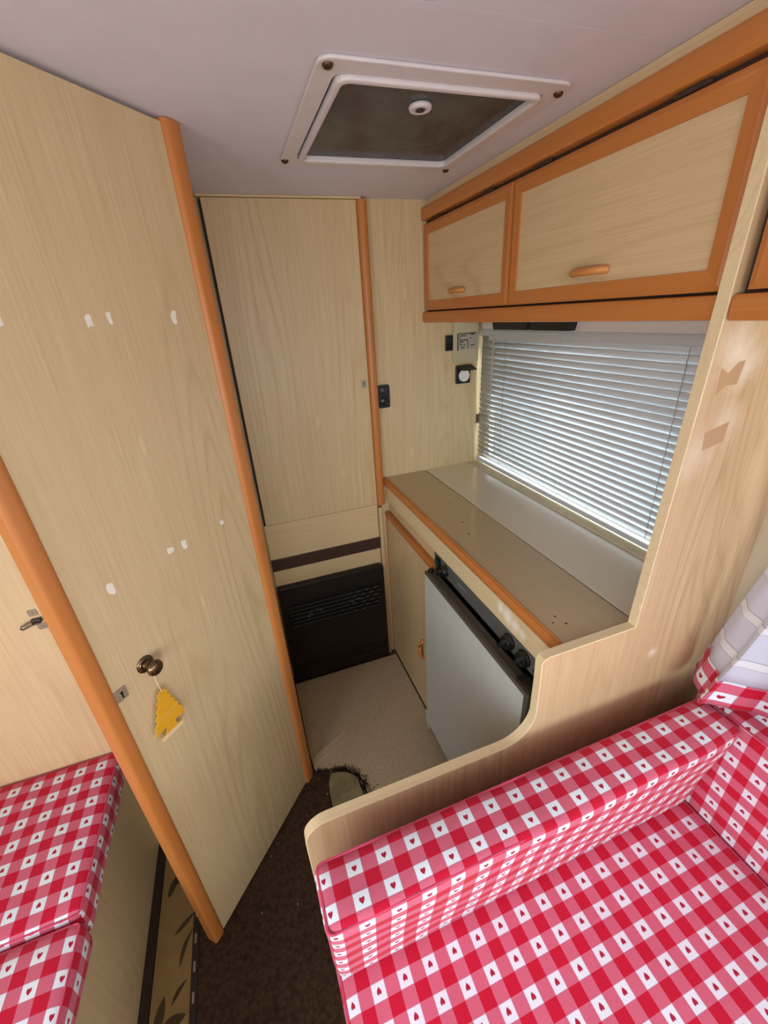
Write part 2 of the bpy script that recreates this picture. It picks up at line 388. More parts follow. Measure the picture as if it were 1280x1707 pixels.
# ------------------------------------------------------------------ roof light
t = thing('roof_light', 'square white-framed roof light with a smoked pane and a white ring', 'skylight', ((VX0+VX1)/2, (VY0+VY1)/2, H)); P = Off(t)
b = BM(); ring(b, rrect(.204, .662, .815, 1.293, .022), rrect(.238, .632, .856, 1.256, .02), 'z', H-.006, H-.0002); P('flange', b, m_white, bev=.0025)
b = BM(); ring(b, rrect(.242, .632, .856, 1.260, .022), rrect(.254, .618, .870, 1.240, .014), 'z', H-.0125, H+.002); P('inner_frame', b, m_white, bev=.004)
b = BM(); ring(b, rrect(.2325, .6365, .8505, 1.2615, .02), rrect(.256, .616, .872, 1.238, .014), 'z', H+.0035, H+.0043); P('light_block_ring', b, m_black)  # added black ring that stops sky light leaking around the inner frame
b = BM(); extr(b, rrect(.250, .620, .870, 1.242, .014), 'z', H-.0002, H+.003); g = P('smoked_pane', b, m_smoke, label='smoked grimy pane')
b = BM(); lathe(b, [(.021, 0), (.022, -.003), (.020, -.007), (.016, -.008), (.012, -.007), (.011, -.002), (.010, -.003), (.006, -.006), (.001, -.006)], (.424, .950, H-.001), seg=28); P('pull_ring', b, m_white, smooth=True)
b = BM(); lathe(b, [(.0075, 0), (.0085, -.002), (.001, -.0025)], (.424, .950, H-.007), seg=20); P('ring_centre', b, m_seam, smooth=True)
for x, y in ((.221, .833), (.650, .846), (.648, 1.284), (.213, 1.262)):
    b = BM(); lathe(b, [(.0088, 0), (.0088, -.0015), (.0065, -.005), (.003, -.0065), (.001, -.0068)], (x, y, H-.0055), seg=14); P('screw_cap', b, m_screw, smooth=True)

# ------------------------------------------------------------------ far wall: locker door, heater and fittings
t = thing('locker_door', 'tall pale wood-foil locker door set flush into the far wall', 'door', (.245, 1.618, .853)); P = Off(t)
b = BM(); box(b, .008, .484, 1.598, 1.6195, .854, 1.9425, .0015); P('panel', b, m_woodz)
b = BM(); extr(b, [(.485, 1.6195), (.485, 1.597), (.489, 1.590), (.497, 1.586), (.508, 1.586), (.516, 1.590), (.520, 1.598), (.520, 1.6195)], 'z', .8515, 1.9425); P('edge_trim', b, m_orz, smooth=True, label='orange rounded wood edge trim')
b = BM(); box(b, .0000, .0078, 1.606, 1.6195, .854, 1.94); P('shadow_gap', b, m_seam)
b = BM(); extr(b, rrect(.454, .476, 1.350, 1.379, .002), 'y', 1.5955, 1.598); lk = P('lock_plate', b, m_steel, label='small steel lock plate with keyhole')
b = BM(); lathe(b, [(.003, 0), (.001, .0006)], (.465, 1.5955, 1.370), (0, -1, 0), 12); box(b, .4635, .4665, 1.5949, 1.5955, 1.356, 1.369); P('keyhole', b, m_black, lk)
t = thing('heater_surround', 'pale wood panel below the locker door with a brown rail', 'panel', (.24, 1.618, 0)); P = Off(t)
b = BM(); box(b, .000, .485, 1.604, 1.6195, .001, .8505, .001); P('panel', b, m_woodx)
b = BM(); box(b, .000, .485, 1.594, 1.604, .636, .690, .0015); P('rail', b, m_brown, label='dark brown rail')
b = BM(); box(b, .4875, .502, 1.590, 1.6195, .001, .838, .001); P('filler_strip', b, m_woodz)
t = thing('gas_heater', 'dark brown enamelled gas heater with a sooty wavy grille at floor level', 'heater', (.24, 1.604, 0)); P = Off(t)
b = BM()
prof = rrect(.001, .484, .008, .557, .016, 4, (1, 0, 0, 0)); extr(b, prof, 'y', 1.570, 1.6035); P('housing', b, m_heater, bev=.003)
b = BM(); box(b, .03, .462, 1.5665, 1.570, .335, .468); P('grille_recess', b, m_grille)
for k in range(6):
    b = BM(); pts = []
    z = .352+k*.0205
    for i in range(61):
        x = .034+i*(.458-.034)/60; pts.append((x, 1.5625-.002*sin(i*1.05+k*pi), z+.0032*sin(i*1.05+k*pi)))
    tube(b, pts, .0042, 6); P('grille_bar', b, m_grille, smooth=True)
rnd = random.Random(4)
for cx, cz, w in ((.345, .408, .05), (.150, .405, .06), (.125, .392, .02)):
    b = BM()
    for k in range(16):
        a = rnd.uniform(.2, pi+.4); x = cx+w*.5*cos(a)+rnd.uniform(-.004, .004); z = cz+.013*sin(a)+rnd.uniform(-.003, .003); s = rnd.uniform(.0012, .0032)
        box(b, x-s, x+s, 1.5555, 1.5572, z-s*.6, z+s*.6)
    P('paint_flakes', b, m_flake, kind='stuff')
b = BM(); box(b, .02, .47, 1.566, 1.570, .10, .106); box(b, .02, .47, 1.566, 1.570, .075, .079); P('lower_ridge', b, m_heater)

t = thing('fuel_gauge_switch', 'black rocker switch box beside the orange trim of the locker door', 'switch', (.545, Y1, 1.26)); P = Off(t)
b = BM(); extr(b, rrect(.522, .571, 1.262, 1.350, .007), 'y', Y1-.014, Y1-.0003); P('housing', b, m_black, bev=.002)
b = BM(); lathe(b, [(.017, 0), (.017, .003), (.013, .006), (.001, .0065)], (.547, Y1-.014, 1.289), (0, -1, 0)); P('dial', b, m_blackgloss, smooth=True)
b = BM(); box(b, .532, .547, Y1-.0146, Y1-.014, 1.333, 1.336); box(b, .534, .547, Y1-.0146, Y1-.014, 1.327, 1.329); lathe(b, [(.002, 0), (.001, .0006)], (.556, Y1-.014, 1.334), (0, -1, 0), 8); P('marking', b, m_print)
t = thing('control_plate', 'beige control plate with a clouded printed window below the overhead cupboard', 'panel', (.91, Y1, 1.40)); P = Off(t)
b = BM(); extr(b, rrect(.853, .968, 1.404, 1.556, .004), 'y', Y1-.008, Y1-.0003); P('plate', b, m_cream, bev=.0015)
b = BM(); box(b, .853, .965, Y1-.012, Y1-.008, 1.516, 1.556, .001); P('upper_cover', b, m_cream)
b = BM(); box(b, .872, .960, Y1-.010, Y1-.008, 1.452, 1.513); P('printed_window', b, m_labelbg)
b = BM(); box(b, .870, .875, Y1-.0108, Y1-.010, 1.450, 1.513); box(b, .875, .955, Y1-.0108, Y1-.010, 1.5105, 1.514)
for z, xa, xb in ((1.503, .885, .908), (1.487, .883, .917), (1.480, .884, .9), (1.470, .884, .892), (1.468, .898, .906), (1.506, .93, .945), (1.493, .926, .933), (1.466, .93, .95), (1.459, .886, .902)):
    box(b, xa, xb, Y1-.0106, Y1-.010, z, z+.004)
box(b, .881, .884, Y1-.0106, Y1-.010, 1.468, 1.505); box(b, .916, .919, Y1-.0106, Y1-.010, 1.458, 1.49)
P('printed_marks', b, m_dkprint)
t = thing('small_switch', 'small black rocker switch against the left edge of the beige control plate', 'switch', (.836, Y1, 1.45)); P = Off(t)
b = BM(); extr(b, rrect(.820, .851, 1.453, 1.511, .003), 'y', Y1-.010, Y1-.0003); P('housing', b, m_black, bev=.001)
b = BM(); extr(b, [(Y1-.010, 1.459), (Y1-.010, 1.505), (Y1-.013, 1.505), (Y1-.011, 1.482), (Y1-.016, 1.459)], 'x', .825, .846); P('rocker', b, m_blackgloss)
t = thing('flap_socket', 'black wall socket with raised square flap and white insert', 'socket', (.905, Y1, 1.32)); P = Off(t)
b = BM(); extr(b, rrect(.868, .934, 1.320, 1.393, .006), 'y', Y1-.010, Y1-.0003); P('housing', b, m_black, bev=.0015)
b = BM(); lathe(b, [(.024, 0), (.024, .006), (.021, .008), (.019, .003), (.001, .003)], (.903, Y1-.010, 1.352), (0, -1, 0)); P('socket_insert', b, m_socket, smooth=True)
b = BM(); box(b, -.032, .032, -.003, 0, -.050, 0, .001); bmesh.ops.rotate(b, verts=b.verts, cent=(0, 0, 0), matrix=Matrix.Rotation(radians(-72), 3, 'X')); bmesh.ops.translate(b, verts=b.verts, vec=(.903, Y1-.012, 1.392)); P('flap', b, m_black)
b = BM(); box(b, .974, .990, Y1-.006, Y1-.0003, 1.142, 1.181, .0015); tag(obj('cable_clip', b, m_brown), 'tiny brown clip on the far wall beside the blind', 'clip')

# ------------------------------------------------------------------ kitchen unit
KX = .527
t = thing('kitchen_cupboard', 'low pale kitchen cupboard with orange-trimmed door left of the fridge', 'cupboard', (.75, 1.37, 0)); P = Off(t)
b = BM(); box(b, .540, 1.000, 1.122, 1.603, .002, .862); P('body', b, m_woodz)
b = BM(); box(b, .506, .540, 1.604, 1.619, .002, .933, .001); P('end_post', b, m_woodz)
d = P('door', (lambda q: box(q, KX-.004, .5395, 1.124, 1.600, .016, .788, .001))(BM()), m_woodz)
b = BM(); box(b, KX-.010, .5395, 1.122, 1.602, .7885, .812, .004, 3); P('top_trim', b, m_ory, d, smooth=True, label='orange wood trim')
b = BM(); box(b, KX-.008, .5395, 1.600, 1.6035, .02, .788, .001); P('side_trim', b, m_orz, d)
b = BM(); tube(b, [(.523, 1.215, .300), (.512, 1.215, .308), (.506, 1.215, .322), (.504, 1.215, .345), (.506, 1.215, .368), (.512, 1.215, .382), (.523, 1.215, .390)], .0085, 10); P('handle', b, m_handle, d, smooth=True)
t = thing('fascia_board', 'long pale fascia board between worktop edge and fridge, worn near its right end', 'board', (.53, 1.06, .87)); P = Off(t)
b = BM(); box(b, KX, .5395, .520, 1.603, .868, .934, .001); m_ff = wood('cream_fascia_foil', (232, 214, 174), (208, 184, 138), 'y', .7); wear(m_ff, [(-.36, .035, .028, 1.6), (-.39, .030, .025, 1.3), (-.33, .04, .02, 1.4), (-.42, .025, .018, 1)], (250, 244, 228), 'y'); P('board', b, m_ff)
b = BM(); box(b, KX-.001, .5395, .520, .80, .9345, .9415); P('dark_joint', b, m_seam)
t = thing('worktop', 'long beige laminate kitchen worktop with dark joints under the window', 'worktop', (.75, 1.07, .94)); P = Off(t)
b = BM(); box(b, .538, .996, .520, 1.617, .942, .958); P('base_board', b, m_black)
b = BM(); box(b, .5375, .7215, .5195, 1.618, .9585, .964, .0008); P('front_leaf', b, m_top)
m_rear_lit = wood('worktop_laminate_window_lit', (230, 218, 192), (212, 198, 166), 'y', .5, .25); m_rear_lit.node_tree.nodes['Principled BSDF'].inputs['Coat Weight'].default_value = 1.0; m_rear_lit.node_tree.nodes['Principled BSDF'].inputs['Coat Roughness'].default_value = .18  # same worktop laminate, paler: window light and reflection put into the colour
b = BM(); box(b, .7265, .9405, .5195, 1.618, .9585, .964, .0008); P('rear_leaf', b, m_rear_lit)
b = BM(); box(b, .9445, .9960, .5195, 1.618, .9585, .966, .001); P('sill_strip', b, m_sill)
b = BM(); extr(b, [(.5370, .9355), (.5370, .9655), (.533, .9665), (.530, .9640), (.527, .9645), (.5225, .961), (.520, .955), (.520, .945), (.523, .938), (.528, .9355)], 'y', .5195, 1.618); P('edge_trim', b, m_ory, smooth=True, label='orange rounded front edge')
rnd = random.Random(3)
for x, y in ((.560, .585), (.585, .572), (.578, .60), (.60, 1.02), (.622, 1.10), (.955, 1.25), (.957, .88)):
    b = BM(); r = rnd.uniform(.002, .004); lathe(b, [(r, 0), (r*.6, .0005)], (x, y, .964 if x < .94 else .966), seg=7); P('burn_mark', b, m_seam)
t = thing('fridge', 'built-in caravan fridge with a pale grey door and dark control fascia', 'fridge', (.75, .84, 0)); P = Off(t)
b = BM(); box(b, .552, 1.000, .562, 1.118, .004, .860); P('body', b, m_black)
f = P('control_fascia', (lambda q: box(q, KX, .5395, .560, 1.1175, .813, .8665, .0015))(BM()), m_fascia, label='anthracite control fascia')
def knob(y, z, r=.021):
    b = BM(); lathe(b, [(r, 0), (r, .004), (r*.86, .006), (r*.84, .014), (r*.78, .016), (.001, .016)], (KX-.0002, y, z), (-1, 0, 0), 28)
    k = P('knob', b, m_blackgloss, f, smooth=True)
    b = BM(); box(b, KX-.030, KX-.015, y-.0055, y+.0055, z-r*.8, z+r*.8, .002)
    bmesh.ops.rotate(b, verts=b.verts, cent=(KX, y, z), matrix=Matrix.Rotation(radians(35), 3, 'X')); bmesh.ops.translate(b, verts=b.verts, vec=-P.l)
    me = k.data; b2 = BM(); b2.from_mesh(me); mm = bpy.data.meshes.new('g'); b.to_mesh(mm); b2.from_mesh(mm); b2.to_mesh(me); b.free(); b2.free()
knob(.684, .838, .022); knob(.622, .838, .022); knob(1.034, .838, .020)
b = BM(); extr(b, rrect(1.068, 1.100, .820, .860, .004), 'x', KX-.004, KX); bz = P('igniter_bezel', b, m_black, f)
b = BM(); extr(b, rrect(1.076, 1.092, .826, .850, .002), 'x', KX-.007, KX-.0045); P('igniter_button', b, m_green, f, label='green igniter button')
b = BM(); lathe(b, [(.006, 0), (.005, .003), (.001, .0035)], (KX, .584, .832), (-1, 0, 0), 12); P('small_button', b, plain('navy_button', (24, 28, 52), .4), f, smooth=True)
b = text_bm('Electrolux', .014, .0002)
bmesh.ops.rotate(b, verts=b.verts, cent=(0, 0, 0), matrix=Matrix(((0, 0, -1), (-1, 0, 0), (0, 1, 0)))); bmesh.ops.translate(b, verts=b.verts, vec=(KX-.0004, .925, .843)); P('lettering', b, m_print, f)
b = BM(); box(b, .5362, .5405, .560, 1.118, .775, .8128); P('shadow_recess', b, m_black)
DX = .488
d = P('door', (lambda q: box(q, DX, .5230, .553, 1.1165, .048, .800, .003))(BM()), m_fframe, label='fridge door with brown-grey frame')
b = BM(); box(b, DX-.0022, DX+.0005, .566, 1.110, .058, .790, .001); P('door_panel', b, m_fdoor, d, label='pale grey door panel')
b = BM(); box(b, DX+.006, DX+.014, .57, 1.095, .8001, .8022, .001); P('top_rib', b, m_fframe, d)
b = BM(); lathe(b, [(.010, 0), (.010, .008), (.006, .012), (.001, .0125)], (.505, 1.100, .800), seg=16); P('hinge_cap', b, m_black, d, smooth=True)
b = BM(); extr(b, rrect(.492, .5215, .556, .606, .005), 'z', .8001, .807); br = P('latch_plate', b, plain('dull_dark_metal', (70, 64, 54), .35, .6), d, bev=.0015)
b = BM(); box(b, .506, .514, .572, .580, .8071, .8075); box(b, .518, .526, .586, .594, .8071, .8075); P('latch_slot', b, m_black, br)
b = BM(); extr(b, [(1.112, .04), (1.112, .13), (1.106, .12), (1.104, .10), (1.098, .085), (1.100, .07), (1.09, .055), (1.085, .04)], 'x', DX-.006, DX-.0025); P('torn_corner_strip', b, plain('torn_pale_strip', (196, 196, 184), .7), d)

# ------------------------------------------------------------------ partition between kitchen and seats
t = thing('partition', 'pale wood partition with stepped outline between the kitchen and the gingham seat', 'partition', (.45, .508, 0)); P = Off(t)
PY0, PY1 = .4985, .5180
def partition_outline(o=0.0):
    pts = [(-.041-o, .0015), (-.041-o, .697)]
    for i in range(1, 8): a = radians(180-90*i/7); pts.append((.004+(.045+o)*cos(a), .697+(.045+o)*sin(a)))
    cx, cz, r = .388, .742+.080, .080
    for i in range(0, 9): a = radians(-90+84*i/8); pts.append((cx+(r-o)*cos(a), cz+(r-o)*sin(a)))
    pts += [(.4675-o, .900), (.4655-o, .958), (.470, .9665+o), (.482, .970+o), (.702-o, .970+o), (.702-o, .985), (.722-o, 1.595), (.7285-o, H-.001)]
    return pts
out = partition_outline()
b = BM(); extr(b, out+[(X1-.001, H-.001), (X1-.001, .0015)], 'y', PY0, PY1); P('board', b, m_part)
o2 = partition_outline(.0022); b = BM()
for y0, y1 in ((PY0-.0006, PY1+.0006),):
    A = [[b.verts.new((p[0], y, p[1])) for p in q] for q, y in ((out, y0), (o2, y0+.0008), (o2, y1-.0008), (out, y1))]
    for r1, r2 in zip(A, A[1:]):
        for i in range(len(out)-1): b.faces.new((r1[i], r1[i+1], r2[i+1], r2[i]))
P('edge_banding', b, m_wedge, label='lighter edge banding', smooth=True)
def quad(bm, pts, y, d):
    extr(bm, pts, 'y', y-d, y); return bm
for pts in ([(.747, 1.448), (.745, 1.492), (.764, 1.482), (.782, 1.498), (.797, 1.500), (.792, 1.462), (.766, 1.462)], [(.752, 1.352), (.748, 1.385), (.802, 1.398), (.800, 1.362)]):
    b = BM(); quad(b, pts, PY0, .0004); P('glue_mark', b, m_mark)
b = BM(); lathe(b, [(.0035, 0), (.001, .0008)], (.775, PY0, .875), (0, -1, 0), 8); P('screw_hole', b, m_socket)

# ------------------------------------------------------------------ overhead cupboards
def frame_members(P, parent, y0, y1, z0, z1, w, x0, x1):
    ym = [(y0, z0), (y1, z0), (y1, z1), (y0, z1)]; yi = [(y0+w, z0+w), (y1-w, z0+w), (y1-w, z1-w), (y0+w, z1-w)]
    for k in range(4):
        k2 = (k+1) % 4; e = .0004; b = BM()
        q = [ym[k], ym[k2], yi[k2], yi[k]]
        A = [b.verts.new((x1, y, z)) for y, z in q]
        dx = [0.004, .004, 0, 0]
        B = [b.verts.new((x0+dd, y, z)) for (y, z), dd in zip(q, dx)]
        mid = [b.verts.new((x0, q[0][0]+(q[3][0]-q[0][0])*.3, q[0][1]+(q[3][1]-q[0][1])*.3)), b.verts.new((x0, q[1][0]+(q[2][0]-q[1][0])*.3, q[1][1]+(q[2][1]-q[1][1])*.3))]
        B[2].co.x = x0+.002; B[3].co.x = x0+.002
        b.faces.new((B[0], B[1], mid[1], mid[0])); b.faces.new((mid[0], mid[1], B[2], B[3]))
        b.faces.new((A[0], A[3], A[2], A[1])); b.faces.new((A[0], A[1], B[1], B[0])); b.faces.new((A[2], A[3], B[3], B[2]))
        b.faces.new((A[1], A[2], B[2], mid[1], B[1])); b.faces.new((A[3], A[0], B[0], mid[0], B[3]))
        P('frame_rail' if k % 2 == 0 else 'frame_stile', b, m_ory if k % 2 == 0 else m_orz, parent)
def overhead(name, label, y0, y1, doors):
    t = thing(name, label, 'cupboard', (.87, (y0+y1)/2, 1.565)); P = Off(t)
    b = BM(); box(b, .750, X1-.002, y0, y1, 1.578, H-.001); P('body', b, m_woody)
    b = BM(); box(b, .7425, .7495, y0, y1, 1.925, H-.001); P('upper_fascia', b, m_woody)
    def rail(z0, z1):
        return [(.7495, z0), (.7495, z1), (.732, z1), (.7268, z1-.0015), (.7242, z1-.006), (.7235, z1-.012), (.7235, z0+.012), (.7242, z0+.006), (.7268, z0+.0015), (.732, z0)]
    b = BM(); extr(b, rail(1.887, 1.927), 'y', y0, y1); P('top_rail', b, m_ory, smooth=True, label='orange rounded top rail')
    b = BM(); extr(b, rail(1.5625, 1.6000), 'y', y0, y1); P('bottom_rail', b, m_ory, smooth=True, label='orange rounded bottom rail')
    b = BM(); box(b, .7455, .7495, y0, y1, 1.6003, 1.8868); P('shadow_liner', b, m_seam)
    for (a, c, hy0, hy1) in doors:
        d = P('door', (lambda q: box(q, .7355, .7450, a+.026, c-.026, 1.632, 1.849))(BM()), m_woody)
        frame_members(P, d, a, c, 1.6045, 1.876, .031, .7295, .7450)
        if hy0 is not None:
            b = BM(); pts = []
            for i in range(13):
                s = i/12; y = hy1+(hy0-hy1)*s; pts.append((.7355-.020*sin(pi*s)**.45, y, 1.657))
            tube(b, pts, .0088, 10)
            bmesh.ops.scale(b, verts=b.verts, vec=(1, 1, .9), space=Matrix.Translation((0, 0, -1.657))); P('handle', b, m_handle, d, smooth=True)
        for hy in (a+.12, c-.10):
            if hy < y1:
                b = BM(); tube(b, [(.7335, hy-.028, 1.8815), (.7335, hy+.028, 1.8815)], .0035, 8); P('hinge', b, m_seam, d)
    return t
overhead('overhead_cupboard', 'two-door overhead cupboard with orange frames above the blind', .5195, 1.6180, [(1.0865, 1.6150, 1.325, 1.405), (.5215, 1.0840, .757, .846)])
overhead('overhead_cupboard', 'overhead cupboard cut by the right picture edge, on the seat side of the partition', -.95, .4960, [(-.10, .4850, None, None)])

# ------------------------------------------------------------------ blind and window head
t = thing('window_head_board', 'white board with black latch boxes above the blind', 'board', (.975, 1.07, 1.52)); P = Off(t)
b = BM(); box(b, .962, 1.003, .5195, 1.575, 1.5245, 1.5615, .002); P('board', b, m_white)
b = BM(); tube(b, [(.955, 1.478, 1.541), (.955, 1.548, 1.541)], .013, 14); P('end_roller', b, m_white, smooth=True)
for y0, y1 in ((1.258, 1.470), (1.062, 1.252)):
    b = BM(); extr(b, [(y0, 1.5610), (y1, 1.5610), (y1-.010, 1.5265), (y0+.010, 1.5265)], 'x', .935, .9615); P('latch_box', b, m_black, bev=.002)
BX = .982
t = thing('venetian_blind', 'white venetian blind half closed over the kitchen window', 'blind', (BX, 1.07, .972)); P = Off(t)
b = BM(); extr(b, [(BX-.012, 1.500), (BX+.012, 1.500), (BX+.012, 1.5235), (BX-.008, 1.5235), (BX-.013, 1.516)], 'y', .545, 1.600); P('head_rail', b, m_slat, smooth=True)
b = BM(); extr(b, [(BX-.0135, 1.488), (BX-.0120, 1.519), (BX-.0135, 1.519), (BX-.0155, 1.488)], 'y', 1.14, 1.535); P('cover_strip', b, m_slat)
nsl = 24; SGN = -1; slat_me = None; rnd = random.Random(5)
for k in range(nsl):
    z = 1.488-k*.0204
    th = radians(66)
    if slat_me is None:
        b = BM(); w = .0125; rows = []
        for i in range(7):
            s = -w+2*w*i/6; c = .0022*(1-(s/w)**2)
            # s runs from the room edge (top) to the window edge (bottom)
            x = s*cos(th)-c*sin(th); zz = -s*sin(th)-c*cos(th)
            rows.append([b.verts.new((x, y, zz)) for y in (-.5275, .5275)])
        for r1, r2 in zip(rows, rows[1:]): b.faces.new((r1[0], r1[1], r2[1], r2[0]))
        o = P('slat', (lambda q: q)(b), m_slat, smooth=True)
        # the mesh was shifted by the empty's offset: put it back at its own origin
        for v in o.data.vertices: v.co += P.l
        sol = o.modifiers.new('thickness', 'SOLIDIFY'); sol.thickness = .0007
        slat_me = o
    else:
        o = slat_me.copy(); COL.objects.link(o); o.parent = t
    o.location = Vector((BX+rnd.uniform(-.0006, .0006), 1.0725, z))-P.l
    o.rotation_euler = (rnd.uniform(-.0012, .0012), radians(-(max(0, min(1, (11-k)/5))*11 - max(0, (k-9)/14)*5))*SGN+rnd.uniform(-.02, .02), 0)
b = BM(); box(b, BX-.011, BX+.011, .545, 1.600, .9785, .9935, .002); P('bottom_rail', b, m_slat)
for y in (1.575, 1.418, .72):
    b = BM(); pts = []
    for i in range(nsl*2+1):
        z = 1.498-i*.0102; pts.append((BX-.0150+.0012*(i % 2), y+.0022*(i % 2), z))
    tube(b, pts, .0009, 5); P('ladder_cord', b, m_cord)
b = BM(); tube(b, [(BX-.019, 1.492, 1.505), (BX-.020, 1.495, 1.40), (BX-.019, 1.500, 1.255)], .0028, 8); tube(b, [(BX-.0195, 1.503, 1.25), (BX-.020, 1.513, 1.14)], .0009, 5); P('pull_cord', b, plain('clear_grey_wand', (168, 168, 162), .3), smooth=True)
for y, z in ((1.500, 1.250), (1.512, 1.140)):
    b = BM(); lathe(b, [(.002, 0), (.0045, .003), (.0045, .009), (.002, .013)], (BX-.0195, y, z-.006), seg=10); P('cord_knob', b, m_cord, smooth=True)

# ------------------------------------------------------------------ open washroom door (stands at 48 degrees to the room)
DA = math.atan2(.355, .320)
t = thing('washroom_door', 'tall pale wood washroom door standing open at an angle, with brass knob', 'door', (-.335, .744, 0), DA)
def D(name, bm, mat, parent=None, **k): return obj(name, bm, mat, parent or t, **k)
b = BM(); box(b, -.004, .4450, .0, .024, .014, 1.9425); D('panel', b, m_woodz)
def trim_prof(x0, x1, lip):
    return [(x0, -lip*.2), (x0+.004, -lip*.8), (x0+.010, -lip), (x1-.010, -lip), (x1-.004, -lip*.8), (x1, -lip*.2), (x1, .026), (x1-.004, .029), (x0+.004, .029), (x0, .026)]
b = BM(); extr(b, trim_prof(-.037, -.0045, .005), 'z', .011, 1.9425); D('free_edge_trim', b, m_orz, smooth=True, label='orange rounded trim along the free edge')
b = BM(); extr(b, trim_prof(.4455, .4865, .010), 'z', .010, 1.9485); D('hinge_edge_trim', b, m_orz, smooth=True, label='orange rounded trim along the hinged edge')
b = BM(); lathe(b, [(.0185, 0), (.0185, .002), (.017, .0035), (.0150, .004), (.0140, .006), (.009, .007), (.0075, .010), (.0070, .016), (.0085, .020), (.0145, .024), (.0170, .029), (.0160, .034), (.011, .038), (.001, .0395)], (.070, 0, .978), (0, -1, 0), 32); D('knob', b, m_brass, smooth=True, label='round aged brass knob')
b = BM(); extr(b, rrect(-.0035, .0190, .945, .972, .002), 'y', -.0035, .0); lp = D('lock_plate', b, m_steel, bev=.001, label='steel lock plate with keyhole')
b = BM(); lathe(b, [(.0032, 0), (.001, .0004)], (.0085, -.0036, .962), (0, -1, 0), 12); box(b, .007, .010, -.0040, -.0036, .950, .962); D('keyhole', b, m_black, lp)
rnd = random.Random(12)
for s, z, w, h in ((.060, 1.628, .009, .016), (.190, 1.621, .008, .017), (.228, 1.624, .006, .017), (.366, 1.620, .010, .020), (.204, 1.175, .012, .012), (.240, 1.168, .009, .017), (.065, 1.171, .010, .022), (.357, 1.166, .008, .010)):
    b = BM(); pts = []
    for i in range(9):
        a = 2*pi*i/9; q = rnd.uniform(.7, 1.1); pts.append((s+w*.75*q*max(-1, min(1, 1.3*cos(a))), z+h*.62*q*max(-1, min(1, 1.3*sin(a)))))
    extr(b, pts, 'y', -.0005, 0); D('tape_residue', b, m_tape)
# tree-shaped card hanging from the knob
cs = Vector((cos(DA), sin(DA), 0)); cn = Vector((-sin(DA), cos(DA), 0)); A0 = Vector((-.335, .744, 0))
t = thing('air_freshener', 'yellow tree-shaped card air freshener hanging from the brass knob', 'air freshener', A0+cs*.074+cn*(-.012)+Vector((0, 0, .795)), DA)
half = [(0, .0), (.004, 0), (.012, -.012), (.008, -.014), (.017, -.025), (.012, -.028), (.022, -.040), (.017, -.043), (.027, -.055), (.022, -.058), (.033, -.071), (.027, -.075), (.036, -.086), (.024, -.087), (.012, -.084), (.010, -.090), (.014, -.099), (.024, -.100), (.024, -.110)]
half = [(x*1.15, y*1.12) for x, y in half]
poly = half+[(-x, y) for x, y in half[::-1][:-1]]
b = BM(); extr(b, [(x, y) for x, y in poly], 'y', -.0008, .0008)
Rt = Matrix.Rotation(radians(4), 3, 'Y'); top = Vector((-.002, -.004, .112))
bmesh.ops.rotate(b, verts=b.verts, cent=(0, 0, 0), matrix=Rt); bmesh.ops.translate(b, verts=b.verts, vec=top)
card = obj('card', b, m_yellow, t)
b = BM(); box(b, -.027, .027, -.0014, -.0008, -.123, -.112); bmesh.ops.rotate(b, verts=b.verts, cent=(0, 0, 0), matrix=Rt); bmesh.ops.translate(b, verts=b.verts, vec=top); obj('foot_strip', b, m_cardfoot, card)
b = text_bm('Vanillaroma', .0085, .0001); b2 = text_bm('AIR FRESHENER', .0048, .0001); bmesh.ops.translate(b2, verts=b2.verts, vec=(0, -.009, 0))
mm = bpy.data.meshes.new('x'); b2.to_mesh(mm); b.from_mesh(mm); b2.free()
bmesh.ops.rotate(b, verts=b.verts, cent=(0, 0, 0), matrix=Matrix.Rotation(radians(90), 3, 'X')); bmesh.ops.translate(b, verts=b.verts, vec=(0, -.0011, -.062)); bmesh.ops.rotate(b, verts=b.verts, cent=(0, 0, 0), matrix=Rt); bmesh.ops.translate(b, verts=b.verts, vec=top); obj('lettering', b, m_yellowprint, card)
b = BM(); lathe(b, [(.0018, 0), (.001, .0004)], (-.002, -.0052, .106), (0, -1, 0), 8); obj('hole', b, m_black, card)
b = BM(); tube(b, [(-.002, -.0053, .106), (-.004, -.004, .130), (-.005, -.0035, .176), (-.0055, -.0035, .188)], .0008, 6); obj('string', b, m_string, t)

# key catch on the washroom front wall
t = thing('door_catch', 'small steel door catch on the left washroom wall', 'catch', (-.566, 1.062, .96)); P = Off(t)
b = BM(); extr(b, rrect(-.574, -.556, .995, 1.012, .002), 'y', 1.0595, 1.0615); lathe(b, [(.004, 0), (.003, .0015), (.001, .0018)], (-.566, 1.0595, 1.0035), (0, -1, 0), 10); P('upper_plate', b, m_steel)
b = BM(); extr(b, rrect(-.568, -.550, .953, .970, .002), 'y', 1.0595, 1.0615); lathe(b, [(.004, 0), (.003, .0015), (.001, .0018)], (-.559, 1.0595, .9615), (0, -1, 0), 10); P('lower_plate', b, m_steel)
b = BM(); tube(b, [(-.556, 1.055, .985), (-.575, 1.052, .983), (-.593, 1.050, .978), (-.596, 1.050, .973), (-.592, 1.050, .969), (-.574, 1.052, .974), (-.556, 1.055, .976)], .0022, 8); box(b, -.572, -.552, 1.051, 1.0615, .977, .988, .001); P('tongue', b, plain('darkened_steel', (70, 60, 54), .35, .7), smooth=True)

